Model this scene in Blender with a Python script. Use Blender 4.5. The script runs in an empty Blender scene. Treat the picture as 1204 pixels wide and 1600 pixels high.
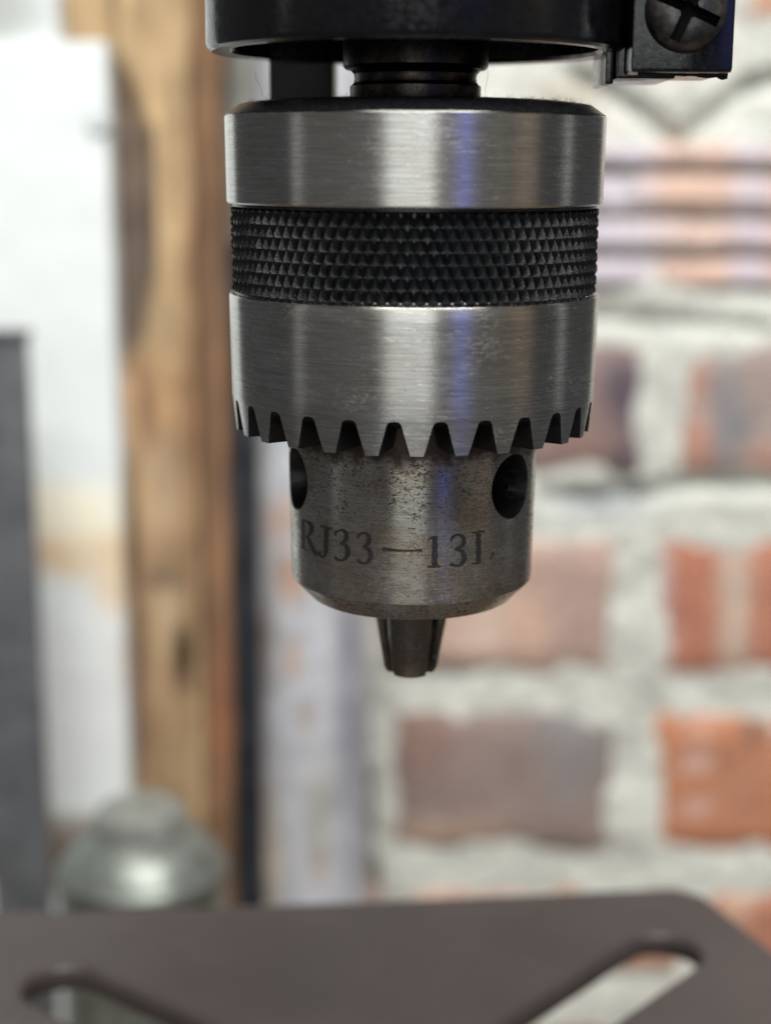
import bpy, bmesh, math, random
from mathutils import Vector, Matrix, noise
random.seed(7)
PI = math.pi
S = bpy.context.scene
COL = S.collection

# ------------------------------------------------------------------ camera
# z = 0 is the lens height, the chuck axis is x = y = 0, the lens is 214 mm in front of it
F, CX, CY, D = 2450.0, 602.0, 800.0, 0.214
PITCH = math.atan((CY - 255.0) / F)
YAW = math.atan(41.0 / F / math.cos(PITCH))
ROLL = math.radians(0.28)
FWD = Vector((-math.sin(YAW) * math.cos(PITCH), math.cos(YAW) * math.cos(PITCH), -math.sin(PITCH)))
_r = FWD.cross(Vector((0, 0, 1))).normalized()
_u = _r.cross(FWD)
RT = _r * math.cos(ROLL) + _u * math.sin(ROLL)
UP = -_r * math.sin(ROLL) + _u * math.cos(ROLL)
CAM = Vector((0, -D, 0))
cd = bpy.data.cameras.new('camera')
cam = bpy.data.objects.new('camera', cd); COL.objects.link(cam)
cam.matrix_world = Matrix(((RT.x, UP.x, -FWD.x, CAM.x), (RT.y, UP.y, -FWD.y, CAM.y), (RT.z, UP.z, -FWD.z, CAM.z), (0, 0, 0, 1)))
cd.sensor_fit = 'VERTICAL'; cd.sensor_height = 24.0; cd.lens = F / 1600 * 24
cd.clip_start = 0.01; cd.clip_end = 50
cd.dof.use_dof = True; cd.dof.focus_distance = 0.200; cd.dof.aperture_fstop = cd.lens / 5.0
S.camera = cam

# ------------------------------------------------------------------ light: a dim workshop, ceiling panel and strip lamps added to band the steel
w = bpy.data.worlds.new('World'); S.world = w; w.use_nodes = True
bg = w.node_tree.nodes['Background']; bg.inputs[0].default_value = (0.95, 0.98, 1.0, 1); bg.inputs[1].default_value = 0.09
def area(name, loc, target, sx, sy, radiance, col=(1, 1, 1)):
    l = bpy.data.lights.new(name, 'AREA'); l.shape = 'RECTANGLE'; l.size = sx; l.size_y = sy
    l.energy = radiance * PI * sx * sy; l.color = col
    o = bpy.data.objects.new(name, l); COL.objects.link(o); o.location = loc
    d = (Vector(target) - Vector(loc)).normalized()
    o.rotation_euler = d.to_track_quat('-Z', 'Y').to_euler()
    return o
def strip(name, phi0, phi1, radiance, col, r=1.3, z0=-0.25, z1=0.75):
    """added upright lamp round the chuck, phi in degrees from the camera side, + to the right"""
    a = math.radians((phi0 + phi1) / 2); wd = 2 * r * math.tan(math.radians(abs(phi1 - phi0) / 2))
    zc = (z0 + z1) / 2
    p = (r * math.sin(a), -r * math.cos(a), zc)
    return area(name, p, (0, 0, zc), wd, z1 - z0, radiance, col)
area('ceiling_lamp', (0.10, -0.40, 0.95), (0.02, 0.36, -0.15), 0.9, 0.5, 22.0, (1.0, 0.985, 0.95))
strip('centre_band_fill', -16.5, 8, 1.5, (0.97, 1.0, 0.98))  # added upright strip for the pale highlight down the middle of the steel
strip('centre_edge_fill', 8.3, 10.3, 3.6, (0.97, 1.0, 1.0))  # added to draw the thin bright line along that highlight's right edge
strip('left_line_fill', -76, -69, 0.40, (1, 0.98, 0.95))  # narrow strip added for the light line on the left of the steel
strip('left_soft_fill', -66, -30, 0.08, (1, 0.92, 0.84))  # soft fill added to lift the mid-tone left of centre
strip('blue_band_fill', 25, 32.5, 0.95, (0.10, 0.16, 1.0))  # added light standing in for the reflection of a blue object
strip('warm_band_fill', 60, 76, 0.26, (1, 0.76, 0.52))  # added to put a brown band into the reflections
strip('olive_band_fill', 46, 58, 0.13, (1, 0.95, 0.72))  # added likewise for the olive band
strip('right_line_fill', 100, 103.5, 0.7, (0.97, 1.0, 1.0))  # added for the fine pale line near the right outline
vs = S.view_settings; vs.view_transform = 'Standard'; vs.look = 'None'; vs.exposure = 0; vs.gamma = 1
S.cycles.use_denoising = True
S.cycles.max_bounces = 8

# ------------------------------------------------------------------ helpers
def ray(x, y):
    return (FWD * F + RT * (x - CX) - UP * (y - CY)).normalized()
def proj(p):
    v = Vector(p) - CAM; z = v.dot(FWD)
    return CX + F * v.dot(RT) / z, CY - F * v.dot(UP) / z
def onplane(x, y, ax, val):
    d = ray(x, y); return CAM + d * ((val - CAM[ax]) / d[ax])
def oncyl(x, y, R):
    d = ray(x, y); a = d.x ** 2 + d.y ** 2; b = CAM.x * d.x + CAM.y * d.y; c = CAM.x ** 2 + CAM.y ** 2 - R * R
    q = b * b - a * c
    if q < 0: q = 0
    return CAM + d * ((-b - math.sqrt(q)) / a)
def lin(r, g, b, k=1.0):
    f = lambda c: ((c / 255 + 0.055) / 1.055) ** 2.4 if c > 10 else c / 255 / 12.92
    return (f(r) * k, f(g) * k, f(b) * k)
def mesh_obj(name, verts, faces, mat, parent=None, smooth=None, cols=None, origin=None):
    me = bpy.data.meshes.new(name)
    me.from_pydata([tuple(v) for v in verts], [], faces)
    return link(name, me, mat, parent, smooth, cols)
def link(name, me, mat, parent=None, smooth=None, cols=None):
    if mat and not me.materials: me.materials.append(mat)
    if cols is not None:
        at = me.color_attributes.new('Col', 'FLOAT_COLOR', 'POINT')
        for i, c in enumerate(cols): at.data[i].color = (c[0], c[1], c[2], 1)
    if smooth is not None:
        for p in me.polygons: p.use_smooth = True
        me.set_sharp_from_angle(angle=math.radians(smooth))
    o = bpy.data.objects.new(name, me); COL.objects.link(o)
    if parent is not None:
        o.parent = parent
        pw = Vector((0, 0, 0)); q = parent
        while q: pw += q.location; q = q.parent
        o.location = -pw
    return o
def bm_obj(name, bm, mat, parent=None, smooth=None):
    me = bpy.data.meshes.new(name); bmesh.ops.recalc_face_normals(bm, faces=bm.faces); bm.to_mesh(me); bm.free()
    return link(name, me, mat, parent, smooth)
def empty(name, loc, label, cat, group=None):
    o = bpy.data.objects.new(name, None); COL.objects.link(o); o.location = loc
    o.empty_display_size = 0.01
    o['label'] = label; o['category'] = cat
    if group: o['group'] = group
    return o
def tag(o, label, cat):
    o['label'] = label; o['category'] = cat; return o
def lathe_data(prof, seg=256, close=False):
    v = []; f = []; n = len(prof)
    for i in range(seg):
        a = 2 * PI * i / seg; s, c = math.sin(a), math.cos(a)
        for r, z in prof: v.append((r * s, -r * c, z))
    for i in range(seg):
        j = (i + 1) % seg
        for k in range(n - 1 if not close else n):
            k2 = (k + 1) % n
            f.append((i * n + k, j * n + k, j * n + k2, i * n + k2))
    return v, f
def mm(p): return [(r / 1000, z / 1000) for r, z in p]
def lathe(name, prof, mat, parent=None, seg=256, smooth=25, close=False):
    v, f = lathe_data(mm(prof), seg, close)
    bm = bmesh.new(); vs_ = [bm.verts.new(p) for p in v]
    for q in f: bm.faces.new([vs_[i] for i in q])
    bmesh.ops.remove_doubles(bm, verts=bm.verts, dist=1e-7)
    return bm_obj(name, bm, mat, parent, smooth)
def boxbm(bm, lo, hi, bev=0.0, seg=2):
    r = bmesh.ops.create_cube(bm, size=1)
    for v in r['verts']:
        v.co = Vector([(lo[i] + hi[i]) / 2 + v.co[i] * (hi[i] - lo[i]) for i in range(3)])
    if bev:
        es = list({e for v in r['verts'] for e in v.link_edges})
        bmesh.ops.bevel(bm, geom=es, offset=bev, segments=seg, affect='EDGES', profile=0.6)
def cut(obj, cutters):
    """boolean difference baked into the mesh"""
    for c in cutters:
        m = obj.modifiers.new('cut', 'BOOLEAN'); m.object = c; m.operation = 'DIFFERENCE'; m.solver = 'EXACT'; m.material_mode = 'TRANSFER'
    dg = bpy.context.evaluated_depsgraph_get()
    me = bpy.data.meshes.new_from_object(obj.evaluated_get(dg))
    obj.modifiers.clear(); obj.data = me
    for c in cutters:
        d = c.data; bpy.data.objects.remove(c); bpy.data.meshes.remove(d)
def ns(p, k, off=0.0): return noise.noise(Vector((p[0] * k + off, p[1] * k + off * 1.7, p[2] * k - off)))

# ------------------------------------------------------------------ materials
def nm(name):
    m = bpy.data.materials.new(name); m.use_nodes = True
    return m, m.node_tree, m.node_tree.nodes['Principled BSDF']
class N:
    def __init__(s, nt): s.nt = nt
    def n(s, t, **k):
        o = s.nt.nodes.new(t)
        for a, b in k.items(): setattr(o, a, b)
        return o
    def put(s, sock, val):
        if isinstance(val, bpy.types.NodeSocket): s.nt.links.new(val, sock)
        else: sock.default_value = val
    def math(s, op, a, b=0.0, c=0.0, clamp=False):
        o = s.n('ShaderNodeMath', operation=op); o.use_clamp = clamp
        s.put(o.inputs[0], a); s.put(o.inputs[1], b); s.put(o.inputs[2], c); return o.outputs[0]
    def comb(s, x, y, z):
        o = s.n('ShaderNodeCombineXYZ'); s.put(o.inputs[0], x); s.put(o.inputs[1], y); s.put(o.inputs[2], z); return o.outputs[0]
    def noise(s, vec, scale, detail=3.0, rough=0.55):
        o = s.n('ShaderNodeTexNoise'); s.put(o.inputs['Vector'], vec); s.put(o.inputs['Scale'], scale)
        s.put(o.inputs['Detail'], detail); s.put(o.inputs['Roughness'], rough); return o.outputs['Fac']
    def ramp(s, v, lo, hi, a=0.0, b=1.0):
        o = s.n('ShaderNodeMapRange'); o.interpolation_type = 'SMOOTHSTEP'
        s.put(o.inputs[0], v); s.put(o.inputs[1], lo); s.put(o.inputs[2], hi); s.put(o.inputs[3], a); s.put(o.inputs[4], b); return o.outputs[0]
    def mix(s, f, a, b, blend='MIX'):
        o = s.n('ShaderNodeMix', data_type='RGBA', blend_type=blend); s.put(o.inputs[0], f)
        A, B = o.inputs[6], o.inputs[7]
        s.put(A, a if isinstance(a, bpy.types.NodeSocket) else (*a, 1)); s.put(B, b if isinstance(b, bpy.types.NodeSocket) else (*b, 1)); return o.outputs[2]
    def bump(s, h, dist, strength=1.0, nrm=None):
        o = s.n('ShaderNodeBump'); s.put(o.inputs['Height'], h); s.put(o.inputs['Distance'], dist); s.put(o.inputs['Strength'], strength)
        if nrm is not None: s.put(o.inputs['Normal'], nrm)
        return o.outputs[0]
    def coord(s): return s.n('ShaderNodeTexCoord').outputs['Object']
    def mmvec(s):
        o = s.n('ShaderNodeVectorMath', operation='SCALE'); s.put(o.inputs[0], s.coord()); o.inputs[3].default_value = 1000; return o.outputs[0]
    def cyl(s, ku, kz, off=0.0):
        sep = s.n('ShaderNodeSeparateXYZ'); s.put(sep.inputs[0], s.mmvec())
        ang = s.math('ARCTAN2', sep.outputs[0], s.math('MULTIPLY', sep.outputs[1], -1.0))
        return s.comb(s.math('MULTIPLY_ADD', ang, 25.0 * ku, off), s.math('MULTIPLY', sep.outputs[2], kz), off * 0.37)

def turned_steel(name, base=(0.56, 0.55, 0.53), rough=0.25, rust=0.35, speck=0.5, stain=0.3, aniso=0.9, rust_shade=None, sp=(2.6, 3.4, 0.69)):
    m, nt, b = nm(name); g = N(nt)
    brush = g.noise(g.cyl(0.12, 4.2), 1.0, 6.0, 0.75)
    brush2 = g.noise(g.cyl(0.35, 4.0, 11.0), 1.0, 3.0, 0.6)
    patch = g.noise(g.cyl(0.16, 0.20, 3.0), 1.0, 3.0, 0.6)
    fine = g.noise(g.cyl(1.6, 3.2, 7.0), 1.0, 4.0, 0.7)
    rmask = g.math('MULTIPLY', g.ramp(patch, 0.60 - 0.28 * rust, 0.80 - 0.26 * rust), g.ramp(fine, 0.50, 0.60), clamp=True)
    rfac = g.math('MULTIPLY', rmask, rust, clamp=True)
    spots = g.ramp(g.noise(g.cyl(sp[0], sp[1], 23.0), 1.0, 2.0, 0.5), sp[2], sp[2] + .06)
    sfac = g.math('MULTIPLY', spots, speck, clamp=True)
    sh = g.n('ShaderNodeVectorRotate', rotation_type='Z_AXIS'); g.put(sh.inputs['Vector'], g.cyl(1.0, 1.0, 40.0)); sh.inputs['Angle'].default_value = 0.35
    st = g.n('ShaderNodeVectorMath', operation='MULTIPLY'); g.put(st.inputs[0], sh.outputs[0]); st.inputs[1].default_value = (0.30, 5.0, 1.0)
    scr = g.ramp(g.noise(st.outputs[0], 1.0, 1.0, 0.4), 0.715, 0.75)
    glint = g.ramp(g.noise(g.cyl(0.55, 6.0, 51.0), 1.0, 1.0, 0.4), 0.70, 0.76)
    c = g.mix(g.ramp(brush, 0.3, 0.75), tuple(k * 0.62 for k in base), tuple(min(k * 1.16, .9) for k in base))
    c = g.mix(g.math('MULTIPLY', g.ramp(g.noise(g.cyl(0.07, 0.12, 31.0), 1.0, 2.0), 0.42, 0.7), stain), c, (0.30, 0.235, 0.15))
    c = g.mix(g.math('MULTIPLY', g.math('ADD', scr, glint, clamp=True), 0.6), c, (0.85, 0.85, 0.84))
    c = g.mix(rfac, c, (0.13, 0.062, 0.022))
    c = g.mix(sfac, c, (0.05, 0.04, 0.032))
    dirt_shade = g.math('ADD', rfac, sfac, clamp=True)
    if rust_shade is not None:   # rust and the shade under the collar, painted as one dark band
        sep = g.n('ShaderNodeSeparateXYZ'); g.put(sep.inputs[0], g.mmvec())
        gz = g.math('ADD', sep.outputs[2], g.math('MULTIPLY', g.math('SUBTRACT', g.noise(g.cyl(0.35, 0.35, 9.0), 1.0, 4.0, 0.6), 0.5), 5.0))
        gf = g.math('MULTIPLY', g.ramp(gz, rust_shade - 1.6, rust_shade + 1.0), 0.93)
        c = g.mix(gf, c, (0.055, 0.030, 0.018)); dirt_shade = g.math('ADD', dirt_shade, gf, clamp=True)
    g.put(b.inputs['Base Color'], c)
    g.put(b.inputs['Metallic'], g.math('SUBTRACT', 1.0, g.math('MULTIPLY', dirt_shade, 0.55)))
    r = g.math('ADD', rough, g.math('MULTIPLY', g.math('SUBTRACT', brush2, 0.5), 0.16))
    r = g.math('ADD', r, g.math('MULTIPLY', dirt_shade, 0.3), clamp=True)
    g.put(b.inputs['Roughness'], r)
    g.put(b.inputs['Anisotropic'], aniso); g.put(b.inputs['Anisotropic Rotation'], 0.25)
    t = g.n('ShaderNodeTangent', direction_type='RADIAL', axis='Z'); g.put(b.inputs['Tangent'], t.outputs[0])
    h = g.math('ADD', brush, g.math('MULTIPLY', fine, 0.08))
    g.put(b.inputs['Normal'], g.bump(h, 0.000018, 0.6))
    return m
def simple(name, col, rough=0.5, metal=0.0, var=0.25, scale=0.3, bump=0.0, bscale=1.0, spec=0.5, col2=None):
    """colour with mottling; scale in 1/mm"""
    m, nt, b = nm(name); g = N(nt); v = g.mmvec()
    n1 = g.noise(v, scale, 4.0, 0.6); n2 = g.noise(v, bscale, 4.0, 0.6)
    c2 = col2 or tuple(k * (1 - var) for k in col)
    g.put(b.inputs['Base Color'], g.mix(g.ramp(n1, 0.35, 0.65), c2, tuple(min(1, k * (1 + var * .5)) for k in col)))
    g.put(b.inputs['Roughness'], g.ramp(n2, 0.25, 0.75, max(.03, rough - .1), min(1, rough + .12)))
    b.inputs['Metallic'].default_value = metal; b.inputs['Specular IOR Level'].default_value = spec
    if bump: g.put(b.inputs['Normal'], g.bump(n2, bump / 1000, 1.0))
    return m
def painted(name, rough=0.8, scale=0.5, var=0.3, bump=0.4, bscale=0.4, stretch=(1, 1, 1)):
    """surface whose own colours are stored per vertex, with fine grain on top"""
    m, nt, b = nm(name); g = N(nt); v = g.mmvec()
    o = g.n('ShaderNodeVectorMath', operation='MULTIPLY'); g.put(o.inputs[0], v); o.inputs[1].default_value = stretch; v = o.outputs[0]
    a = g.n('ShaderNodeVertexColor'); a.layer_name = 'Col'
    n1 = g.noise(v, scale, 6.0, 0.65)
    k = g.ramp(n1, 0.25, 0.75, 1 - var, 1 + var)
    o2 = g.n('ShaderNodeVectorMath', operation='SCALE'); g.put(o2.inputs[0], a.outputs[0]); g.put(o2.inputs[3], k)
    g.put(b.inputs['Base Color'], o2.outputs[0]); b.inputs['Roughness'].default_value = rough
    b.inputs['Specular IOR Level'].default_value = 0.3
    g.put(b.inputs['Normal'], g.bump(g.noise(v, bscale, 6.0, 0.6), bump / 1000, 1.0))
    return m

M_ring = turned_steel('turned_steel', rust=0.30, speck=0.55, stain=0.25)
M_collar = turned_steel('toothed_steel', rust=0.35, speck=0.6, stain=0.25)
M_body = turned_steel('rust_speckled_steel', base=(0.55, 0.53, 0.49), rust=0.88, speck=0.9, stain=0.5, rough=0.27, rust_shade=-37.2, sp=(1.7, 3.8, 0.60))
M_jaw = turned_steel('dull_jaw_steel', base=(0.22, 0.205, 0.18), rust=0.9, speck=0.7, stain=0.7, rough=0.33, aniso=0.3)
M_oxide = simple('black_oxide', (0.005, 0.0055, 0.0065), rough=0.27, var=0.35, scale=1.2, bump=0.015, bscale=5.0, spec=0.55)
M_notch = simple('shaded_black_steel', (0.010, 0.009, 0.009), rough=0.38, var=0.5, scale=1.5, bump=0.05, bscale=3.0, spec=0.4)  # dark coating and the shade inside gaps and holes, in one colour
M_plastic = simple('black_plastic', (0.005, 0.005, 0.0065), rough=0.16, var=0.3, scale=0.4, bump=0.02, bscale=1.2, spec=0.6)
M_spindle = simple('dark_spindle_steel', (0.06, 0.05, 0.045), rough=0.34, metal=1.0, var=0.4, scale=0.6, bump=0.01, bscale=3.0)
M_screw = simple('blackened_screw_steel', (0.10, 0.095, 0.092), rough=0.38, metal=0.9, var=0.35, scale=0.7, bump=0.03, bscale=2.0)
M_recess = simple('recess_shade', (0.004, 0.004, 0.004), rough=0.8, var=0.3, scale=1.0, spec=0.08)  # near-black colour holding the shade of the screw's cross slot
M_ink = None

# ------------------------------------------------------------------ brick wall behind
W = 0.40
M_brick = painted('weathered_brick', rough=0.9, scale=0.22, var=0.22, bump=1.2, bscale=0.35)
M_mortar = painted('lime_mortar', rough=0.95, scale=0.16, var=0.22, bump=2.0, bscale=0.25)
wall = empty('brick_wall', (0.1, W, -0.42), 'old brick wall with thick pale mortar behind the drill chuck', 'wall')
KA = 1.0
def blob_mix(px, py, base, blobs, wob):
    c = list(base)
    for (bx, by, rx, ry, col, soft) in blobs:
        d = math.hypot((px - bx) / rx, (py - by) / ry) + wob * 0.35
        t = min(1, max(0, (1 + soft - d) / (2 * soft)))
        t = t * t * (3 - 2 * t)
        c = [a + (b_ - a) * t for a, b_ in zip(c, col)]
    return c
def slab(name, x0, x1, z0, z1, y, depth, mat, parent, base, blobs=(), nx=12, nz=8, rough=0.0012, rnd=0.004, seed=0.0, k=1.0, dispf=None, smooth=40):
    """a rough-faced block: front face a displaced grid with rounded-off edges, colour stored per vertex"""
    v = []; f = []; cols = []
    for j in range(nz + 1):
        for i in range(nx + 1):
            x = x0 + (x1 - x0) * i / nx; z = z0 + (z1 - z0) * j / nz
            e = min(min(x - x0, x1 - x), min(z - z0, z1 - z))
            dy = rough * (ns((x, y, z), 60, seed) * 1.2 + ns((x, y, z), 180, seed + 5) * .6)
            if e < rnd and rnd > 0: dy += (1 - e / rnd) ** 2 * rnd * 0.7
            xx = x + (ns((x, y, z), 50, seed + 9) * rough * 1.2 if i in (0, nx) else 0)
            zz = z + (ns((x, y, z), 50, seed + 13) * rough * 1.2 if j in (0, nz) else 0)
            if dispf: dy += dispf(x, z)
            v.append((xx, y + dy, zz))
            px, py = proj((x, y, z))
            c = blob_mix(px, py, base, blobs, ns((x, y, z), 45, seed + 3) + .5 * ns((x, y, z), 130, seed))
            cols.append([max(.004, q * k) for q in c])
    n = len(v); w1 = nx + 1
    for j in range(nz):
        for i in range(nx):
            a = j * w1 + i; f.append((a, a + 1, a + w1 + 1, a + w1))
    rim = [i for i in range(w1)] + [j * w1 + nx for j in range(1, nz + 1)] + [nz * w1 + i for i in range(nx - 1, -1, -1)] + [j * w1 for j in range(nz - 1, 0, -1)]
    for q in rim: v.append((v[q][0], y + depth, v[q][2])); cols.append(cols[q])
    m = len(rim)
    for q in range(m):
        a, b_ = rim[q], rim[(q + 1) % m]; f.append((b_, a, n + q, n + (q + 1) % m))
    f.append(tuple(n + q for q in range(m)))
    return mesh_obj(name, v, f, mat, parent, smooth, cols)
def pxx(x, y): return onplane(x, y, 1, W).x
def pxz(x, y): return onplane(x, y, 1, W).z
def soft(c):
    l = lin(*c); g_ = .3 * l[0] + .59 * l[1] + .11 * l[2]
    return tuple(q + (g_ - q) * .22 for q in l)
def row(y0, y1, items, name='brick', depth=0.05, rough=0.0014, rnd=0.004):
    zt = pxz(1000, y0); zb = pxz(1000, y1); ym = (y0 + y1) / 2
    for q, it in enumerate(items):
        x0, x1, base, blobs = it
        slab(name, pxx(x0, ym), pxx(x1, ym), zb, zt, W + random.uniform(-.001, .0012), depth, M_brick, wall, soft(base), [(a, b_, c, d, soft(e), s) for a, b_, c, d, e, s in blobs],
             nx=16 if name == 'brick' else 14, nz=9 if name == 'brick' else 4, rough=rough, rnd=rnd, seed=q * 7.3 + y0 * .01)
G = (178, 178, 170)
row(-190, 30, [(560, 1115, (190, 172, 160), []), (1165, 1600, (214, 160, 128), [])])
row(1120, 1330, [(250, 520, (170, 150, 140), []), (612, 955, (146, 126, 118), [(900, 1160, 60, 80, (136, 130, 130), .5), (680, 1310, 90, 30, (190, 158, 135), .6), (650, 1160, 60, 60, (144, 114, 102), .6)]),
                 (1022, 1420, (196, 122, 76), [(1092, 1135, 18, 12, (215, 190, 180), .5), (1092, 1195, 20, 14, (215, 190, 180), .6), (1085, 1262, 18, 16, (215, 185, 175), .6), (1178, 1140, 16, 22, (110, 95, 85), .5), (1060, 1110, 70, 14, (212, 130, 85), .6), (1150, 1230, 50, 60, (185, 122, 85), .8)])])
row(848, 1050, [(250, 520, (190, 176, 168), []), (585, 955, (190, 158, 140), [(760, 940, 40, 120, (205, 175, 155), .8), (900, 940, 60, 120, (178, 146, 134), .7), (820, 990, 30, 60, (205, 165, 140), .8)]),
                (1030, 1430, (178, 108, 78), [(1000, 950, 45, 140, (205, 196, 196), .5), (1145, 940, 24, 130, (200, 180, 160), .5), (1085, 940, 40, 90, (186, 112, 80), .6), (1195, 920, 26, 90, (190, 122, 90), .5)])])
row(542, 740, [(250, 560, (180, 172, 168), []), (640, 1003, (146, 122, 118), [(975, 620, 35, 60, (92, 80, 92), .6), (960, 715, 45, 30, (84, 74, 88), .7), (900, 690, 60, 50, (150, 118, 108), .8), (870, 590, 40, 40, (140, 112, 105), .7)]),
               (1072, 1430, (172, 156, 146), [(1090, 700, 26, 50, (190, 130, 105), .6), (1090, 600, 16, 30, (190, 135, 112), .6), (1140, 650, 30, 80, (130, 128, 132), .7), (1195, 590, 35, 50, (155, 135, 125), .8), (1195, 720, 30, 30, (180, 130, 110), .7)])])
row(1395, 1528, [(300, 600, (170, 140, 125), []), (640, 830, (196, 158, 138), []), (862, 1062, (192, 142, 112), []), (1092, 1440, (186, 120, 88), [(1150, 1400, 20, 60, (205, 160, 130), .7)])])
row(1612, 1800, [(600, 940, (150, 110, 90), []), (1000, 1420, (180, 130, 100), [])])
PK = (212, 186, 176); LI = (206, 196, 208); OR = (220, 180, 158)
for (a, b_, c) in ((226, 256, [640, 905, 1075, 1420]), (276, 326, [640, 985, 1250, 1500]), (346, 388, [640, 1115, 1480]), (408, 446, [640, 1020, 1300, 1500])):
    cols_ = [PK, OR, PK, OR]
    row(a, b_, [(c[i] + 4, c[i + 1] - 4, cols_[i], [(960, (a + b_) / 2, 70, 40, LI, .6), (1120, (a + b_) / 2, 40, 40, OR, .6), (1175, (a + b_) / 2, 30, 40, (206, 192, 204), .7)]) for i in range(len(c) - 1)], name='tile', depth=0.06, rough=0.0008, rnd=0.0025)
# mortar sheet with raked-out grooves
grooves = [([(905, 120), (985, 165), (1058, 228), (1105, 190), (1165, 140), (1230, 120)], 13, .007), ([(960, 262), (1204, 268), (1500, 266)], 11, .009), ([(560, 265), (960, 262)], 11, .009),
           ([(560, 336), (1500, 338)], 9, .009), ([(560, 398), (1500, 400)], 9, .009), ([(1000, 775), (1100, 762), (1500, 758)], 11, .006), ([(850, 775), (930, 785), (1000, 775)], 10, .005),
           ([(900, 500), (1010, 505), (1200, 515)], 9, .004), ([(560, 1120), (580, 1400)], 7, .012)]
def segd(px, py, pl):
    best = 1e9
    for (ax, ay), (bx, by) in zip(pl, pl[1:]):
        t = max(0, min(1, ((px - ax) * (bx - ax) + (py - ay) * (by - ay)) / ((bx - ax) ** 2 + (by - ay) ** 2)))
        best = min(best, math.hypot(px - ax - t * (bx - ax), py - ay - t * (by - ay)))
    return best
def mortar():
    x0, x1, z0, z1 = -0.17, 0.24, -0.425, 0.13
    nx, nz = 150, 205; v = []; f = []; cols = []
    bl = [(890, 160, 60, 40, lin(190, 184, 170), .7), (1060, 90, 70, 40, lin(196, 190, 182), .7), (960, 200, 40, 30, lin(206, 206, 198), .6), (1100, 250, 40, 20, lin(196, 196, 188), .6),
          (930, 790, 70, 24, lin(170, 174, 174), .7), (1010, 1110, 40, 20, lin(186, 186, 178), .7), (980, 480, 80, 30, lin(192, 194, 186), .8)]
    for j in range(nz + 1):
        for i in range(nx + 1):
            x = x0 + (x1 - x0) * i / nx; z = z0 + (z1 - z0) * j / nz
            px, py = proj((x, W, z))
            dy = 0.0022 + ns((x, 0, z), 35) * .0028 + ns((x, 0, z), 95, 4) * .0016 + ns((x, 0, z), 260, 8) * .0007
            for pl, wd, dep in grooves:
                d = segd(px, py, pl) + ns((x, 1, z), 120, 3) * 5
                if d < wd * 1.6: dy += dep * max(0, min(1, (1.6 - d / wd)))
            v.append((x, W + dy, z))
            cols.append(blob_mix(px, py, lin(204, 206, 198), bl, ns((x, 0, z), 50, 2)))
    w1 = nx + 1; n = len(v)
    for j in range(nz):
        for i in range(nx):
            a = j * w1 + i; f.append((a, a + 1, a + w1 + 1, a + w1))
    for (x, z) in ((x0, z0), (x1, z0), (x1, z1), (x0, z1)): v.append((x, W + .07, z)); cols.append(lin(150, 150, 145))
    f.append((n, n + 3, n + 2, n + 1))
    c = [0, nx, nz * w1 + nx, nz * w1]
    rims = [[i for i in range(w1)], [j * w1 + nx for j in range(nz + 1)], [nz * w1 + i for i in range(nx, -1, -1)], [j * w1 for j in range(nz, -1, -1)]]
    for q, r in enumerate(rims): f.append(tuple(reversed(r)) + (n + q, n + (q + 1) % 4))
    mesh_obj('mortar', v, f, M_mortar, wall, 60, cols)
mortar()

# ------------------------------------------------------------------ bench below the frame that everything stands on
ZB = -0.43
M_bench = simple('bench_wood', (0.20, 0.14, 0.085), rough=0.7, var=0.35, scale=0.05, bump=0.3, bscale=0.2)
bm = bmesh.new(); boxbm(bm, (-0.45, -0.25, ZB - .03), (0.45, W - .004, ZB), .002)
bench = bm_obj('workbench', bm, M_bench); bench['kind'] = 'structure'

# ------------------------------------------------------------------ left background: white panel, timber, dark post, pipe, canister
M_white = painted('chalky_white_paint', rough=0.7, scale=0.05, var=0.02, bump=0.08, bscale=0.15)
M_timber = painted('rough_timber', rough=0.8, scale=0.12, var=0.34, bump=0.8, bscale=0.25, stretch=(1.6, 1.6, 0.18))
M_pipe = painted('weathered_galvanised', rough=0.5, scale=0.12, var=0.2, bump=0.2, bscale=0.3)
def pp(x, y, yy): q = onplane(x, y, 1, yy); return q.x, q.z
def pslab(name, px0, px1, py0, py1, yy, depth, mat, parent, base, blobs, nx, nz, **k):
    ym = (py0 + py1) / 2
    return slab(name, pp(px0, 800, yy)[0], pp(px1, 800, yy)[0], pp((px0 + px1) / 2, py1, yy)[1] if py1 < 2000 else ZB, pp((px0 + px1) / 2, py0, yy)[1], yy, depth, mat, parent, soft(base), [(a, b_, c, d, soft(e), s) for a, b_, c, d, e, s in blobs], nx, nz, **k)
# white painted panel
pan = empty('white_panel', (-0.15, 0.34, ZB), 'white painted panel with a yellow brown stain beside the rough timber', 'panel')
pslab('board', -800, 118, -260, 68, 0.3458, 0.013, M_white, pan, (216, 223, 223), [(0, 10, 60, 50, (170, 176, 172), .9)], 60, 20, rough=0.0003, rnd=0.0004)
board = pslab('board', -800, 187, 62, 3000, 0.345, 0.014, M_white, pan, (218, 226, 226),
      [(120, 862, 95, 42, (220, 184, 128), .6), (180, 925, 34, 40, (226, 196, 146), .7), (110, 800, 100, 40, (236, 228, 200), .8), (60, 1010, 20, 60, (222, 222, 226), .9), (190, 1040, 20, 40, (205, 180, 150), .6),
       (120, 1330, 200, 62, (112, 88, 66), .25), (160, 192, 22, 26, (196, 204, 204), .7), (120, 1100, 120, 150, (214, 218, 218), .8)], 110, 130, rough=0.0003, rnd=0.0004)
bm = bmesh.new(); c = onplane(156, 192, 1, 0.345)
bmesh.ops.create_cone(bm, cap_ends=True, segments=20, radius1=.0042, radius2=.003, depth=.0016, matrix=Matrix.Translation(c + Vector((0, -.0008, 0))) @ Matrix.Rotation(PI / 2, 4, 'X'))
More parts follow.
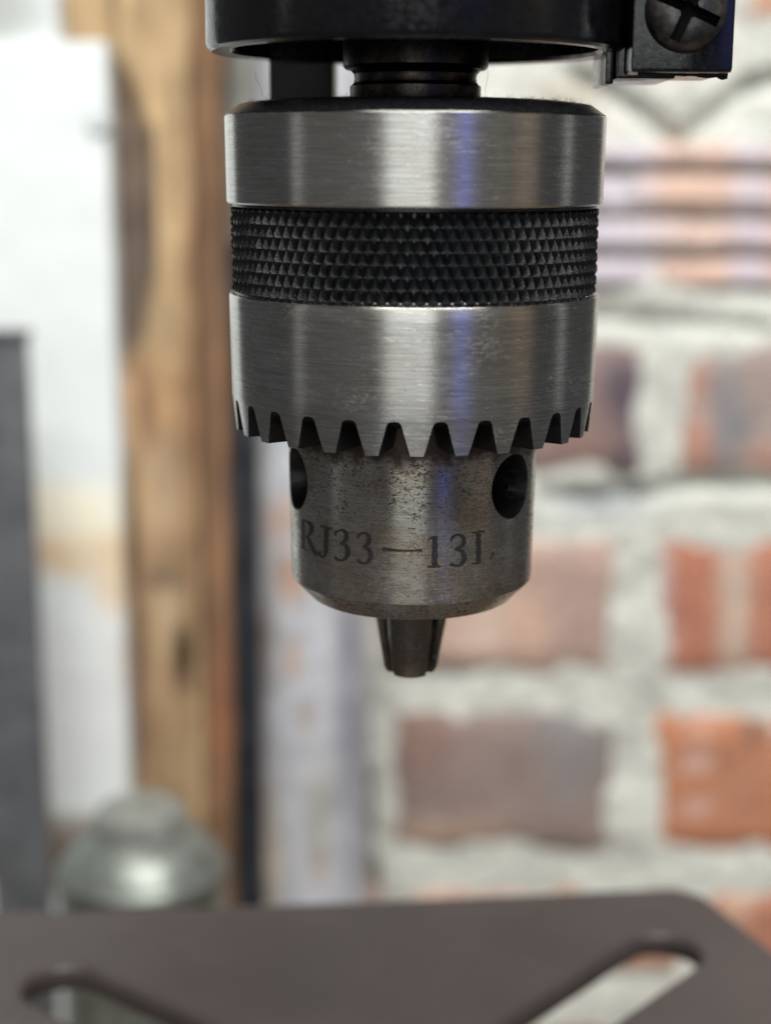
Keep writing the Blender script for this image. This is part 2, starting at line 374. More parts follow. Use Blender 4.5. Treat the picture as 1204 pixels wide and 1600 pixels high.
bm_obj('screw', bm, simple('zinc_screw', (0.55, 0.58, 0.58), rough=0.6, var=0.1), pan, 30)
# timber
tim = empty('rough_timber', (-0.11, 0.36, ZB), 'rough sawn tan timber post with dark bark and a painted-in shadow', 'timber')
def timber_disp(x, z):
    px, py = proj((x, 0.36, z))
    d = 0
    if py < 590:
        edge = 172 + 64 * max(0, min(1, (py - 80) / 140)) - 26 * max(0, (py - 430) / 160)
        d = .006 * max(0, min(1, (edge - px) / 14 + .5))
    else:
        d = .003 * max(0, ns((x * 2.2, 0, z * .5), 42, 3)) + .010 * max(0, 1 - math.hypot((px - 286) / 16, (py - 1050) / 70))
    return d
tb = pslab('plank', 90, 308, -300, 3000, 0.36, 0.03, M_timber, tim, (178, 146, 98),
      [(182, 330, 58, 250, (112, 94, 78), .16), (195, 440, 40, 140, (104, 88, 74), .3), (240, 620, 60, 60, (176, 132, 84), .8), (226, 645, 10, 46, (120, 84, 58), .8), (215, 590, 8, 30, (130, 95, 66), .8),  # first two blobs paint a shadow into the upper left of the wood
       (200, 950, 22, 240, (118, 90, 62), .5), (262, 760, 22, 60, (168, 138, 104), .6), (255, 850, 18, 40, (178, 140, 100), .7), (262, 910, 40, 18, (98, 76, 58), .7), (268, 970, 20, 60, (182, 154, 112), .6),
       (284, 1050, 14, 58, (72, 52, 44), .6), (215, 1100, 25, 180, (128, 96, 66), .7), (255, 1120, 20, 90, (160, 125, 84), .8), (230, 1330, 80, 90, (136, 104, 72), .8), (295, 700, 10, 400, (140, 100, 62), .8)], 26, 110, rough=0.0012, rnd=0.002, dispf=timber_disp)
pslab('edge_strip', 309, 357, -300, 3000, 0.3655, 0.02, M_timber, tim, (126, 92, 58),
      [(318, 500, 14, 300, (118, 84, 54), .8), (345, 1120, 14, 120, (158, 96, 54), .8), (348, 800, 8, 200, (150, 104, 62), .8), (320, 1060, 12, 120, (112, 78, 52), .7)], 8, 90, rough=0.0010, rnd=0.0015)
# dark steel post at far left
lp = empty('dark_steel_post', (-0.2, 0.30, ZB), 'dark grey steel post in front of the white panel', 'post')
a = pp(-60, 530, 0.30); b_ = pp(42, 530, 0.30)
M_dark = simple('dark_grey_paint', (0.085, 0.09, 0.098), rough=0.55, var=0.3, scale=0.08, bump=0.1, bscale=0.4)
bm = bmesh.new(); boxbm(bm, (a[0], 0.30, ZB), (b_[0], 0.304, a[1]), .0015); bm_obj('upright', bm, M_dark, lp, 40)
bm = bmesh.new(); boxbm(bm, (a[0] - .001, 0.299, a[1]), (b_[0] + .0008, 0.305, a[1] + .003), .001); bm_obj('end_cap', bm, M_dark, lp, 40)
# dark strip added to fill the dark gap between timber and pipe
gstrip = empty('gap_strip', (-0.07, 0.375, ZB), 'blue black strip added for the dark gap between timber and grey pipe', 'dark strip')
M_gap = simple('blue_black_strip', (0.055, 0.062, 0.078), rough=0.6, var=0.45, scale=0.06, bump=0.15, bscale=0.4)
a = pp(350, 380, 0.378); b_ = pp(425, 380, 0.378)
bm = bmesh.new(); boxbm(bm, (a[0], 0.3725, ZB), (a[0] + .003, 0.392, a[1]), .0006); bm_obj('gap_side', bm, M_gap, gstrip, 40)
bm = bmesh.new(); boxbm(bm, (a[0] + .0032, 0.389, ZB), (b_[0], 0.392, a[1]), .0006); bm_obj('gap_back', bm, M_gap, gstrip, 40)
# grey pipe
pipe = empty('grey_pipe', (-0.03, 0.36, ZB), 'weathered grey pipe with rust patches standing against the brick wall', 'pipe')
pc = 0.352; xl = pp(411, 1150, pc)[0]; xr = pp(573, 1150, pc)[0]; pr = (xr - xl) / 2; pcx = (xl + xr) / 2
v = []; f = []; cols = []
blb = [(440, 800, 26, 40, (196, 150, 118), .7), (455, 900, 20, 40, (190, 150, 120), .7), (458, 1030, 10, 34, (196, 152, 120), .7), (418, 1000, 12, 60, (150, 135, 125), .7), (478, 1120, 10, 24, (170, 150, 132), .7), (500, 1340, 12, 40, (170, 155, 140), .7), (415, 1360, 26, 120, (200, 190, 172), .8), (500, 1260, 24, 60, (160, 158, 150), .8), (420, 740, 40, 60, (200, 206, 214), .8), (545, 1100, 20, 240, (140, 142, 152), .8)]
seg, nz = 64, 110; zt = 0.13
for j in range(nz + 1):
    z = ZB + (zt - ZB) * j / nz
    for i in range(seg):
        t = 2 * PI * i / seg; rr = pr + ns((math.cos(t) * 2, math.sin(t) * 2, z * 40), 1.2) * .0003
        p = (pcx + rr * math.sin(t), pc - rr * math.cos(t), z); v.append(p)
        px, py = proj(p)
        cols.append(blob_mix(px, py, lin(182, 184, 190), [(x, y, r1, r2, soft(cc), s) for x, y, r1, r2, cc, s in blb], ns(p, 60) + .5 * ns(p, 150)))
for j in range(nz):
    for i in range(seg): f.append((j * seg + i, j * seg + (i + 1) % seg, (j + 1) * seg + (i + 1) % seg, (j + 1) * seg + i))
mesh_obj('tube', v, f, M_pipe, pipe, 60, cols)
bm = bmesh.new(); boxbm(bm, (pcx - pr - .006, pc + pr * .3, 0.085), (pcx + pr + .006, pc + pr + .006, 0.105), .002); bm_obj('wall_clip', bm, M_dark, pipe, 40)
# canister with a domed shoulder behind the table
can = empty('metal_canister', (-0.1, 0.24, ZB), 'dull grey metal canister with stepped conical shoulder and cap behind the table', 'canister')
M_can = simple('dull_tinplate', (0.20, 0.22, 0.20), rough=0.42, metal=0.6, var=0.3, scale=0.12, bump=0.05, bscale=0.5)
M_cap = simple('grey_cap', (0.24, 0.25, 0.23), rough=0.45, metal=0.3, var=0.25, scale=0.15, bump=0.05, bscale=0.5)
cy = 0.22; cc = onplane(222, 1345, 1, cy); k = 130 / F * (cc - CAM).dot(FWD) * 1000
zc = cc.z * 1000; zb = ZB * 1000
def place(o, x, y):
    for vv in o.data.vertices: vv.co.x += x; vv.co.y += y
place(lathe('can_body', [(0.1, zb + .1), (k * .96, zb + .1), (k * .97, zb + 2), (k * .97, zc - 16), (k, zc - 14.5), (k * 1.0, zc - 12), (k * .95, zc - 11), (k * .95, zc - 6), (k * 1.02, zc - 4.5), (k * 1.02, zc - 1), (k * .96, zc + 1)], M_can, can, 64), cc.x, cy)
place(lathe('shoulder', [(k * .955, zc + .6), (k * .9, zc + 3), (k * .72, zc + 7.5), (k * .58, zc + 9.5), (k * .55, zc + 10)], M_can, can, 64), cc.x, cy)
place(lathe('cap', [(k * .56, zc + 9.5), (k * .55, zc + 14), (k * .50, zc + 17), (k * .38, zc + 18.6), (.01, zc + 19)], M_cap, can, 64), cc.x, cy)

# ------------------------------------------------------------------ drill press table
ZT = -0.155
M_table = simple('brown_grey_paint', (0.060, 0.049, 0.047), rough=0.42, var=0.10, scale=0.05, bump=0.06, bscale=0.6, spec=0.4)
head = empty('drill_press', (0, 0.0, ZB), 'drill press with black clamp collar and brown grey slotted table', 'drill press')
def tp(x, y): q = onplane(x, y, 2, ZT); return Vector((q.x, q.y))
def slot_pts(a, b_, r, n=14):
    d = (b_ - a).normalized(); p = Vector((-d.y, d.x)); pts = []
    t0 = math.atan2(p.y, p.x)
    for i in range(n + 1):
        t = t0 + PI * i / n; pts.append(a + Vector((math.cos(t), math.sin(t))) * r)
    for i in range(n + 1):
        t = t0 + PI + PI * i / n; pts.append(b_ + Vector((math.cos(t), math.sin(t))) * r)
    return pts
def flat_plate(name, loops, z0, z1, bev, mat, parent):
    cu = bpy.data.curves.new(name, 'CURVE'); cu.dimensions = '2D'; cu.fill_mode = 'BOTH'
    cu.extrude = (z1 - z0) / 2 - bev; cu.bevel_depth = bev; cu.bevel_resolution = 3
    for lp_ in loops:
        s = cu.splines.new('POLY'); s.points.add(len(lp_) - 1); s.use_cyclic_u = True
        for q, pt in zip(s.points, lp_): q.co = (pt.x, pt.y, 0, 1)
    t = bpy.data.objects.new('tmp', cu); COL.objects.link(t)
    dg = bpy.context.evaluated_depsgraph_get(); me = bpy.data.meshes.new_from_object(t.evaluated_get(dg))
    bpy.data.objects.remove(t); bpy.data.curves.remove(cu)
    for vv in me.vertices: vv.co.z += (z0 + z1) / 2
    return link(name, me, mat, parent, 35)
L0, L1, R0, R1 = tp(-40, 1424), tp(58, 1426), tp(1082, 1391), tp(1230, 1512)
dn = (R1 - R0).normalized()
outline = [L0 + Vector((-.012, -.004)), L1 + Vector((0, .0008)), L1 + Vector((.0015, -.0008)), tp(560, 1411), R0 + Vector((-.004, .0003)), R0 + Vector((.001, -.003)), R1, R1 + Vector((.012, -.06)), Vector((.095, -.085)), Vector((-.10, -.09)), Vector((-.115, .02))]
outline.reverse()
ra = tp(1036, 1487); la = tp(98, 1541)
rb = tp(860, 1604); lb = tp(250, 1610)
rd = (rb - ra).normalized(); ld = (lb - la).normalized()
sl = [slot_pts(ra, ra + rd * .062, .0090), slot_pts(la, la + ld * .055, .0090), [Vector((math.cos(-t * PI / 16), math.sin(-t * PI / 16))) * .012 + Vector((0, 0)) for t in range(32)]]
top = flat_plate('table_top', [outline] + sl, ZT - .0055, ZT, .0016, M_table, head)
lathe('support_post', [(.1, ZB * 1000 + .2), (34, ZB * 1000 + .2), (34, ZB * 1000 + 14), (19, ZB * 1000 + 18), (17, ZT * 1000 - 30), (24, ZT * 1000 - 12), (26, ZT * 1000 - 5.7), (13, ZT * 1000 - 5.7)], M_table, top, 48)

# ------------------------------------------------------------------ drill press head with clamp collar, screw and spindle
hz = 14.0
lathe('clamp_collar', [(27.2, hz + 80), (27.35, hz + 1.0), (27.1, hz + .35), (26.6, hz), (24.3, hz + .15), (23.9, hz + .6), (23.8, hz + 4.5), (20.5, hz + 5), (20.3, hz + 3.4), (17, hz + 3.2), (16.6, hz + 4.6), (12.5, hz + 5.2), (12, hz + 80)], M_plastic, head, close=True)
lathe('spindle', [(9.4, 45), (9.4, 17), (9.53, 16.6), (9.53, 12.4), (9.2, 12.0), (8.5, 11.85), (8.1, 11.4), (8.0, 10.9), (8.1, 10.3), (8.45, 9.95), (8.62, 9.85), (8.62, 8.2), (8.4, 7.6)], M_spindle, head)
# clamp ear on the right, its front face 12 mm in front of the axis
ey = -0.0125
ex0 = onplane(986, 60, 1, ey).x; ex1 = onplane(1147, 60, 1, ey).x; ez = onplane(1060, 114, 1, ey).z
bm = bmesh.new()
boxbm(bm, (ex0, ey, ez), (ex1, 0.0065, 0.075), .0006)
bm_obj('clamp_ear', bm, M_plastic, head, 40)
fx0 = onplane(931, 110, 1, .006).x
bm = bmesh.new()
boxbm(bm, (fx0, -.004, ez - .0010), (fx0 + .0012, 0.0105, 0.024), .0004)
boxbm(bm, (fx0 + .0013, -.006, ez - .0004), (ex1 - .006, 0.0100, ez + .012), .0004)
boxbm(bm, (fx0 + .0045, -.0105, ez + .0005), (ex0 + .0006, 0.004, 0.060), .0004)
bm_obj('flange_lip', bm, M_plastic, head, 40)
# casting flash hanging ragged along the ear's lower edge
v = []; f = []; n = 40
for i in range(n + 1):
    x = ex0 + .001 + (ex1 - ex0 - .0012) * i / n; h = .0003 + .0007 * max(0, ns((x, 0, 0), 900, 2)) + .0009 * max(0, ns((x, 0, 0), 260, 7)) * (i / n)
    y = ey + .0004 + .0015 * (i / n)
    v += [(x, y, ez + .0006), (x, y + .0002 + h * .3, ez - h), (x, y + .0006, ez + .0006)]
for i in range(n):
    a = i * 3
    for q in range(3): f.append((a + q, a + (q + 1) % 3, a + 3 + (q + 1) % 3, a + 3 + q))
f += [(0, 2, 1), (n * 3, n * 3 + 1, n * 3 + 2)]
mesh_obj('mould_flash', v, f, M_plastic, head)
# pan head cross-slot screw
sc = onplane(1075, 14, 1, ey - .002)
prof = [(5.05, .8), (5.05, -.0), (4.95, -.6), (4.5, -1.35), (3.6, -1.95), (2.2, -2.3), (.0001, -2.4)]
v = []; f = []; seg = 72
bm = bmesh.new(); rings = []
for r, d in prof[:-1]: rings.append([bm.verts.new((r / 1000 * math.cos(2 * PI * i / seg), d / 1000, r / 1000 * math.sin(2 * PI * i / seg))) for i in range(seg)])
for a, b_ in zip(rings, rings[1:]):
    for i in range(seg): bm.faces.new((a[i], a[(i + 1) % seg], b_[(i + 1) % seg], b_[i]))
bm.faces.new(rings[0]); bm.faces.new(rings[-1])
screw = bm_obj('clamp_screw', bm, M_screw, head)
cross = []
for ang in (-23, 67):
    bm = bmesh.new(); boxbm(bm, (-.0040, -.004, -.00068), (.0040, -.0006 if ang > 0 else -.00062, .00068))
    bmesh.ops.rotate(bm, verts=bm.verts, matrix=Matrix.Rotation(math.radians(ang) * -1, 3, 'Y'))
    c = bm_obj('c', bm, M_recess); cross.append(c)
bm = bmesh.new(); bmesh.ops.create_cone(bm, cap_ends=True, segments=24, radius1=.00155, radius2=.0009, depth=.005, matrix=Matrix.Translation((0, -.0027, 0)) @ Matrix.Rotation(-PI / 2, 4, 'X'))
cross.append(bm_obj('c', bm, M_recess))
sl_ = screw.location.copy(); screw.parent = None; screw.location = (0, 0, 0)
bpy.context.view_layer.update()
cut(screw, cross)
for p in screw.data.polygons: p.use_smooth = True
screw.data.set_sharp_from_angle(angle=math.radians(28))
for vv in screw.data.vertices: vv.co += Vector((sc.x, ey - .0004, sc.z))
screw.parent = head; screw.location = sl_
# lug hanging behind the spindle
a = onplane(426, 120, 1, .028); b_ = onplane(524, 120, 1, .028)
bm = bmesh.new(); boxbm(bm, (a.x, .022, -.004), (b_.x, .034, .05), .0006); bm_obj('stop_lug', bm, M_notch, head, 40)

# ------------------------------------------------------------------ the chuck
chuck = empty('drill_chuck', (0, 0, -0.0711), 'steel keyed drill chuck with knurled black band and toothed collar', 'drill chuck')
lathe('top_cap', [(8.7, 8.25), (14, 8.15), (20, 7.85), (22.6, 7.55), (23.3, 7.35), (25.0, 6.15), (24.9, 5.9), (23, 5.8), (8.7, 5.8)], M_oxide, chuck, close=True)
lathe('upper_ring', [(23.3, 6.05), (24.95, 6.05), (25.13, 5.88), (25.0, -5.0), (24.8, -5.22), (23.2, -5.25)], M_ring, chuck, close=True)
# knurled band
def knurl():
    v = []; f = []; n = 96; hz_ = 1.5; zt_, zb_ = -5.7, -16.6
    rp, rv, top = 24.50, 23.86, 0.22
    rows = 9; z0 = zt_ - .35
    P = lambda a, r, z: (r / 1000 * math.sin(a), -r / 1000 * math.cos(a), z / 1000)
    for j in range(-1, rows):
        for i in range(n):
            a0 = 2 * PI * (i + .5 * (j % 2)) / n; da = PI / n; zc_ = z0 - j * hz_
            jit = random.uniform(-.05, .04)
            cs = [(-1, 0), (0, -1), (1, 0), (0, 1)]
            b0 = len(v)
            zz = lambda q: max(zb_, min(zt_, q))
            for u, t in cs: v.append(P(a0 + da * u, rv, zz(zc_ + hz_ * t)))
            tt = top * random.uniform(.6, 1.3)
            for u, t in cs: v.append(P(a0 + da * u * tt, rp + jit if zb_ < zc_ < zt_ else rv + .1, zz(zc_ + hz_ * t * tt)))
            for q in range(4): f.append((b0 + q, b0 + (q + 1) % 4, b0 + 4 + (q + 1) % 4, b0 + 4 + q))
            f.append((b0 + 4, b0 + 5, b0 + 6, b0 + 7))
    # plain core under the knurl and the lands at its ends
    b0 = len(v); cv, cf = lathe_data(mm([(22, -5.26), (24.2, -5.26), (24.25, -5.62), (23.9, -5.8), (23.84, -6), (23.84, -16.4), (24.0, -16.62), (24.1, -16.97), (22, -16.97)]), 192, True)
    v += cv; f += [tuple(q + b0 for q in c) for c in cf]
    o = mesh_obj('knurled_band', v, f, M_oxide, chuck)
    return o
knurl()
# toothed collar
def collar():
    T = 27; period = 2 * PI / T; phase = math.radians(-5.3) ; v = []; f = []; mats = []
    zt_, zb_, zg = -16.98, -35.25, -30.85
    Rz = lambda z: (24.85 + (24.62 - 24.85) * (z + 17) / (-13.4)) if z > -30.4 else 24.62 - .52 * ((-30.4 - z) / 4.85)
    rows = [0, .08, .2, .35, .5, .65, .78, .88, .945, .98, 1.0]       # tooth zone, bottom to gap top
    def wid(t):  # half angular width of the gap, rad
        wb, wt = 2.02 / 24.4, 0.84 / 24.6
        flare = wt + (wb - wt) * ((1 - t) ** 1.12)
        rnd = 1 if t < .86 else math.sqrt(max(0, 1 - ((t - .86) / .14) ** 2)) * .62 + .38 * (1 if t < .999 else 0)
        return flare * (rnd if t < 1 else 0)
    SL = [0, .25, .5, .75, 1]; RI = 17.45
    P = lambda a, r, z: (r / 1000 * math.sin(a), -r / 1000 * math.cos(a), z / 1000)
    nc = 10
    def add(pts): b = len(v); v.extend(pts); return b
    for k in range(T):
        c0 = phase + k * period
        # outer tooth face between gap k and gap k+1
        g = []
        for t in rows:
            z = zb_ + (zg - zb_) * t; w_ = wid(t)
            b = add([P(c0 + w_ + (period - 2 * w_) * i / nc, Rz(z), z) for i in range(nc + 1)]); g.append(b)
        for z in (-30.4, -27, -23, -19, -17.3):
            b = add([P(c0 + period * i / nc, Rz(z), z) for i in range(nc + 1)]); g.append(b)
        z = zt_; b = add([P(c0 + period * i / nc, 24.7, z) for i in range(nc + 1)]); g.append(b)
        b = add([P(c0 + period * i / nc, 22.5, z) for i in range(nc + 1)]); g.append(b)
        for b0, b1 in zip(g, g[1:]):
            for i in range(nc): f.append((b0 + i, b0 + i + 1, b1 + i + 1, b1 + i)); mats.append(0)
        # notch: arch outline lofted inwards, its roof sloping down towards the body
        loops = []
        for s in SL:
            r_ = None; pts = []
            aa = 1 - .42 * s; bb = 1 - .46 * s
            for t in rows:
                z = zb_ + (zg - zb_) * t; r_ = Rz(z) + (RI - Rz(z)) * s
                pts.append(P(c0 - wid(t) * aa, r_, zb_ + (zg - zb_) * t * bb))
            for t in reversed(rows[:-1]):
                z = zb_ + (zg - zb_) * t; r_ = Rz(z) + (RI - Rz(z)) * s
                pts.append(P(c0 + wid(t) * aa, r_, zb_ + (zg - zb_) * t * bb))
            loops.append(add(pts)); m_ = len(pts)
        for b0, b1 in zip(loops, loops[1:]):
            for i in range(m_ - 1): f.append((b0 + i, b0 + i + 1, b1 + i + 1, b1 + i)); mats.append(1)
        # underside of the tooth
        us = []
        for s in SL:
            aa = 1 - .42 * s; w_ = wid(0) * aa; r_ = Rz(zb_) + (RI - Rz(zb_)) * s
            us.append(add([P(c0 + w_ + (period - 2 * w_) * i / nc, r_, zb_) for i in range(nc + 1)]))
        for b0, b1 in zip(us, us[1:]):
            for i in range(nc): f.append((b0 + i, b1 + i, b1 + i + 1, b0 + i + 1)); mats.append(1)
    bm = bmesh.new(); bv = [bm.verts.new(p) for p in v]
    for q, m_ in zip(f, mats):
        try: fc = bm.faces.new([bv[i] for i in q]); fc.material_index = m_
        except ValueError: pass
    bmesh.ops.remove_doubles(bm, verts=bm.verts, dist=2e-7)
    bmesh.ops.recalc_face_normals(bm, faces=bm.faces)
    me = bpy.data.meshes.new('toothed_collar'); bm.to_mesh(me); bm.free()
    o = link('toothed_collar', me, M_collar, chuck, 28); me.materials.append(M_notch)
    return o
collar()
# lower body with three key holes
RB = 17.0
def RBz(z): return 17.03 - .2 * (-39.7 - z) / 15.1
body = lathe('lower_body', [(.01, -28), (17.1, -28), (17.1, -33), (17.05, -39.7), (16.80, -55.9), (16.72, -56.3), (14.1, -59.0), (13.75, -59.2), (7.4, -59.5), (7.2, -59.1), (.01, -59.1)], M_body, None, 288)
ctr = []
hzc = oncyl(789, 763, .017).z
for ang in (51.6, -68.6, 171.6):
    a = math.radians(ang); dirv = Vector((math.sin(a), -math.cos(a), 0)); tip = .0085
    bm = bmesh.new()
    q = dirv.to_track_quat('Z', 'Y').to_matrix().to_4x4()
    bmesh.ops.create_cone(bm, cap_ends=True, segments=56, radius1=.0031, radius2=.0031, depth=.02, matrix=Matrix.Translation(dirv * .016 + Vector((0, 0, hzc))) @ q)
    ctr.append(bm_obj('c', bm, M_notch))
    bm = bmesh.new()
    bmesh.ops.create_cone(bm, cap_ends=True, segments=56, radius1=.0029, radius2=.0050, depth=.0046, matrix=Matrix.Translation(dirv * .0161 + Vector((0, 0, hzc))) @ q)
    ctr.append(bm_obj('c', bm, M_notch))
bpy.context.view_layer.update()
cut(body, ctr)
for p in body.data.polygons: p.use_smooth = True
body.data.set_sharp_from_angle(angle=math.radians(25))
body.parent = chuck; body.location = -chuck.location
# lettering worn into the body: strokes as seen, wrapped on to the steel
m, nt, b = nm('worn_black_etch'); g = N(nt); M_ink = m
fine = g.noise(g.cyl(2.2, 4.5, 5.0), 1.0, 4.0, 0.7); wear = g.math('MULTIPLY', g.ramp(fine, 0.52, 0.66), 0.75)
g.put(b.inputs['Base Color'], g.mix(wear, (0.016, 0.016, 0.018), (0.16, 0.12, 0.08))); b.inputs['Roughness'].default_value = 0.42
g.put(b.inputs['Metallic'], g.math('MULTIPLY', wear, 0.7))
def glyph(name, strokes, ox, lift):
    v = []; f = []; K = 6.689
    for si, st in enumerate(strokes):
        # smooth the stroke by Catmull-Rom, build a ribbon of varying width
        pts = [Vector((ox + x / K, 790 + y / K)) for x, y, w_ in st]; ws = [w_ / K for x, y, w_ in st]
        q = []; 
        for i in range(len(pts) - 1):
            p0 = pts[max(0, i - 1)]; p1 = pts[i]; p2 = pts[i + 1]; p3 = pts[min(len(pts) - 1, i + 2)]
            for s in range(6):
                t = s / 6
                q.append((0.5 * ((2 * p1) + (p2 - p0) * t + (2 * p0 - 5 * p1 + 4 * p2 - p3) * t * t + (3 * p1 - p0 - 3 * p2 + p3) * t ** 3), ws[i] + (ws[i + 1] - ws[i]) * t))
        q.append((pts[-1], ws[-1])); b0 = len(v); m_ = len(q)
        for i, (p, w_) in enumerate(q):
            d = (q[min(m_ - 1, i + 1)][0] - q[max(0, i - 1)][0]).normalized(); nrm = Vector((-d.y, d.x))
            w_ = w_ * (1 + .10 * math.sin(i * 1.9 + si)) * (0.75 if i in (0, m_ - 1) else 1)
            for u in (-.5, 0, .5):
                pp_ = p + nrm * w_ * u
                R = .017
                for _ in range(4):
                    h = oncyl(pp_.x, pp_.y, R); R = RBz(h.z * 1000) / 1000 + .000012 + si * .000004
                v.append(tuple(h))
        for i in range(m_ - 1):
            for u in (0, 1): a = b0 + i * 3 + u; f.append((a, a + 1, a + 4, a + 3))
    return mesh_obj(name, v, f, M_ink, body)
three_u = lambda dx, dy: [(490 + dx, 312 + dy, 26), (508 + dx, 272 + dy, 26), (560 + dx, 254 + dy, 20), (603 + dx, 285 + dy, 42), (604 + dx, 350 + dy, 52), (572 + dx, 388 + dy, 36), (535 + dx, 400 + dy, 14)]
three_l = lambda dx, dy: [(545 + dx, 402 + dy, 12), (595 + dx, 418 + dy, 40), (624 + dx, 470 + dy, 54), (608 + dx, 538 + dy, 48), (560 + dx, 572 + dy, 24), (505 + dx, 556 + dy, 30), (490 + dx, 530 + dy, 26)]
glyph('letter', [[(155, 140, 28), (157, 300, 34), (158, 450, 30)], [(180, 168, 14), (228, 185, 44), (245, 240, 50), (228, 295, 40), (188, 328, 14)], [(198, 325, 22), (235, 400, 40), (270, 478, 46), (312, 514, 24)], [(132, 436, 16), (205, 472, 16)], [(135, 142, 16), (185, 164, 16)]], 450, 0)
glyph('letter', [[(400, 232, 54), (398, 350, 52), (394, 470, 48), (380, 528, 30), (352, 532, 22), (328, 505, 32), (334, 478, 26)], [(335, 212, 20), (400, 228, 24), (460, 240, 18)]], 450, 0)
glyph('digit', [three_u(0, 0), three_l(0, 0)], 450, 0)
glyph('digit', [three_u(236, 31), three_l(238, 32)], 450, 0)
glyph('dash', [[(980, 455, 40), (1040, 458, 36), (1150, 470, 24), (1260, 472, 22), (1340, 468, 22), (1380, 468, 36), (1400, 468, 34)]], 450, 0)
glyph('digit', [[(395, 318, 56), (394, 480, 62), (392, 632, 60)], [(320, 358, 16), (360, 338, 26), (425, 318, 14)], [(315, 638, 24), (385, 638, 26), (457, 634, 22)]], 620, 0)
glyph('digit', [[(565, 372, 24), (582, 328, 28), (632, 305, 22), (685, 325, 40), (698, 385, 50), (662, 432, 36), (600, 462, 14)], [(620, 464, 12), (680, 480, 44), (704, 540, 54), (680, 600, 46), (625, 630, 26), (550, 610, 36)]], 620, 0)
glyph('letter', [[(850, 290, 52), (850, 440, 54), (850, 592, 52)], [(785, 286, 20), (920, 270, 20)], [(778, 608, 20), (884, 598, 20)], [(975, 570, 8), (992, 530, 20), (1008, 478, 16)]], 620, 0)
# jaws: three inclined rods closing on the axis
def jaw(ang, extra):
    a = math.radians(ang); dr = Vector((math.sin(a), -math.cos(a))); tg = Vector((math.cos(a), math.sin(a)))
    v = []; f = []; rings = []; rho = 3.32
    zs = [(-54, 0), (-59.2, 0), (-62, 0), (-65, 0), (-68, 0), (-70.2, 0), (-70.75, .25), (-70.95, .6)]
    for z, ch in zs:
        d = 2.78 + (0.46 - 2.78) * (-59.5 - z) / 11.0; r = rho - ch
        pts = []
        # arc of the rod on the outside
        for i in range(25):
            t = -PI * .5 + PI * i / 24
            u = d + r * math.cos(t); s = r * math.sin(t); pts.append((u, s))
        # two flats meeting near the axis (120 degree wedge, slightly open)
        pts = [(u, max(-1e3, s)) for u, s in pts]
        u0 = 1.15
        lim = lambda u, s: (u, max(-(u - u0) * 1.732, min((u - u0) * 1.732, s)))
        pts = [lim(max(u, u0 + .05), s) for u, s in pts]
        pts.append((u0 + .03, 0.02)); 
        b = len(v)
        for u, s in pts: q = dr * u + tg * s; v.append((q.x / 1000, q.y / 1000, z / 1000))
        rings.append(b); n = len(pts)
    for b0, b1 in zip(rings, rings[1:]):
        for i in range(n): f.append((b0 + i, b0 + (i + 1) % n, b1 + (i + 1) % n, b1 + i))
    f.append(tuple(range(rings[0], rings[0] + n))); f.append(tuple(range(rings[-1] + n - 1, rings[-1] - 1, -1)))
    bm = bmesh.new(); bv = [bm.verts.new(p) for p in v]
    for q in f: bm.faces.new([bv[i] for i in q])
    bmesh.ops.remove_doubles(bm, verts=bm.verts, dist=1e-7)
    bm_obj('jaw', bm, M_jaw, chuck, 28)
for k in range(3): jaw(-2 + 120 * k, 0)
# swarf crumbs caught on the ledge between knurl and collar
M_swarf = simple('swarf', (0.30, 0.29, 0.27), rough=0.35, metal=0.9, var=0.6, scale=1.5)
v = []; f = []
for i in range(420):
    a = random.uniform(-PI, PI); r = random.uniform(24.1, 24.65); s = random.uniform(.04, .13); z = -16.95 + abs(random.gauss(0, .25))
    if z > -16.7: r = 24.15 + random.uniform(0, .1)
    c = Vector((r * math.sin(a), -r * math.cos(a), z)); b0 = len(v)
    for q in range(4): v.append(tuple((c + Vector((random.uniform(-1, 1), random.uniform(-1, 1), random.uniform(-.7, .7))) * s) / 1000))
    f += [(b0, b0 + 1, b0 + 2), (b0, b0 + 2, b0 + 3), (b0, b0 + 3, b0 + 1), (b0 + 1, b0 + 3, b0 + 2)]
o = mesh_obj('metal_swarf', v, f, M_swarf); o['kind'] = 'stuff'; o['label'] = 'tiny bright metal crumbs on the ledge above the toothed collar'; o['category'] = 'swarf'
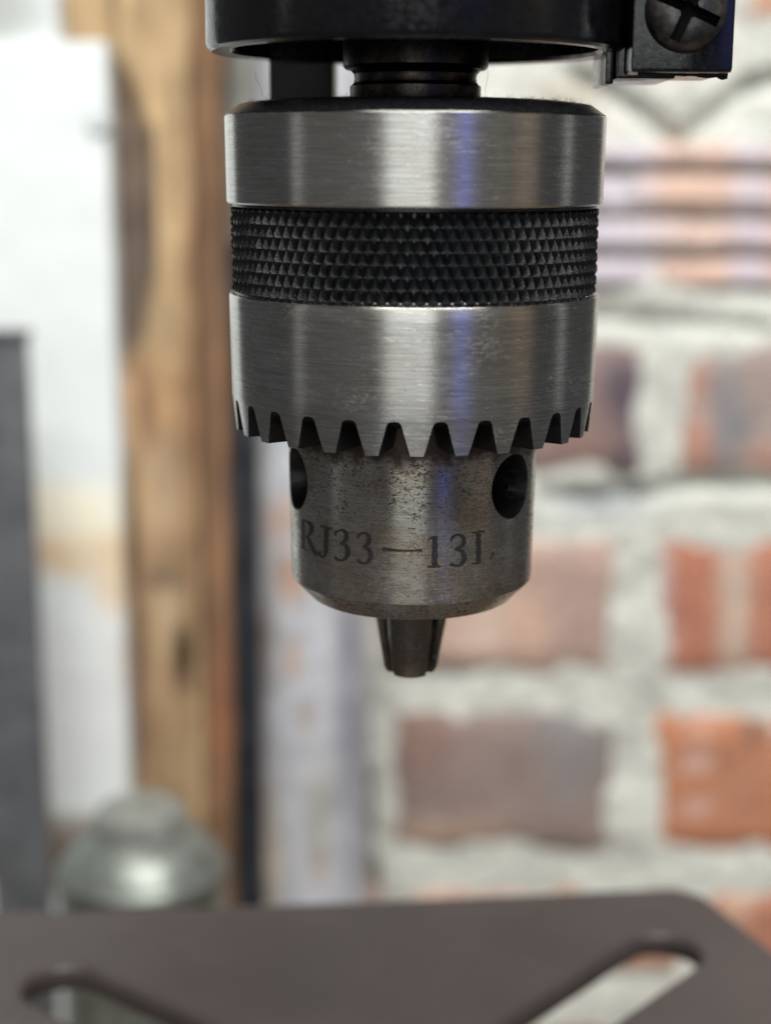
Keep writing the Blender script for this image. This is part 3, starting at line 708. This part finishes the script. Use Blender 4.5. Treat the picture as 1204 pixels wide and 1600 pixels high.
# lint on the cap and spindle
M_lint = simple('lint', (0.10, 0.08, 0.065), rough=0.9, var=0.4)
def fibre_mesh(paths):
    v = []; f = []
    for pts, r in paths:
        b0 = len(v)
        for i, p in enumerate(pts):
            d = (Vector(pts[min(len(pts) - 1, i + 1)]) - Vector(pts[max(0, i - 1)])).normalized(); s = d.cross(Vector((0, 1, .3))).normalized(); t = d.cross(s)
            for k in range(3): a = 2 * PI * k / 3; v.append(tuple(Vector(p) + (s * math.cos(a) + t * math.sin(a)) * r))
        for i in range(len(pts) - 1):
            for k in range(3): f.append((b0 + i * 3 + k, b0 + i * 3 + (k + 1) % 3, b0 + i * 3 + 3 + (k + 1) % 3, b0 + i * 3 + 3 + k))
    return v, f
def capz(r): return 8.15 if r < 14 else (8.15 - .3 * (r - 14) / 6 if r < 20 else 7.85 - .45 * (r - 20) / 3.3)
paths = []
for i in range(520):
    a = random.choice([random.gauss(62, 14), random.gauss(-62, 20), random.uniform(-90, 90)]); r = random.uniform(15, 23); z = capz(r)
    a = math.radians(a); p = Vector((r * math.sin(a), -r * math.cos(a), z)) / 1000; q = [p]
    d = Vector((random.gauss(0, .7), random.gauss(0, .7), random.uniform(.1, 1.0))).normalized(); L = random.uniform(.25, .9) / 1000
    for s in range(3):
        d = (d + Vector((random.gauss(0, .35), random.gauss(0, .35), random.gauss(-.15, .35)))).normalized(); q.append(q[-1] + d * L / 3)
    paths.append((q, .000012))
for pl, yy in (([(757, 143), (762, 118), (760, 95), (746, 74)], -.006), ([(411, 152), (407, 136), (400, 122), (399, 112)], -.004), ([(925, 92), (940, 88), (948, 94)], -.012)):
    q = [onplane(x, y, 1, yy) for x, y in pl]; q2 = []
    for a_, b_ in zip(q, q[1:]):
        for s in range(4): q2.append(a_.lerp(b_, s / 4))
    paths.append((q2 + [q[-1]], .000022))
v, f = fibre_mesh(paths)
o = mesh_obj('lint', v, f, M_lint); o['kind'] = 'stuff'; o['label'] = 'fine dust fibres on the black cap of the chuck'; o['category'] = 'lint'
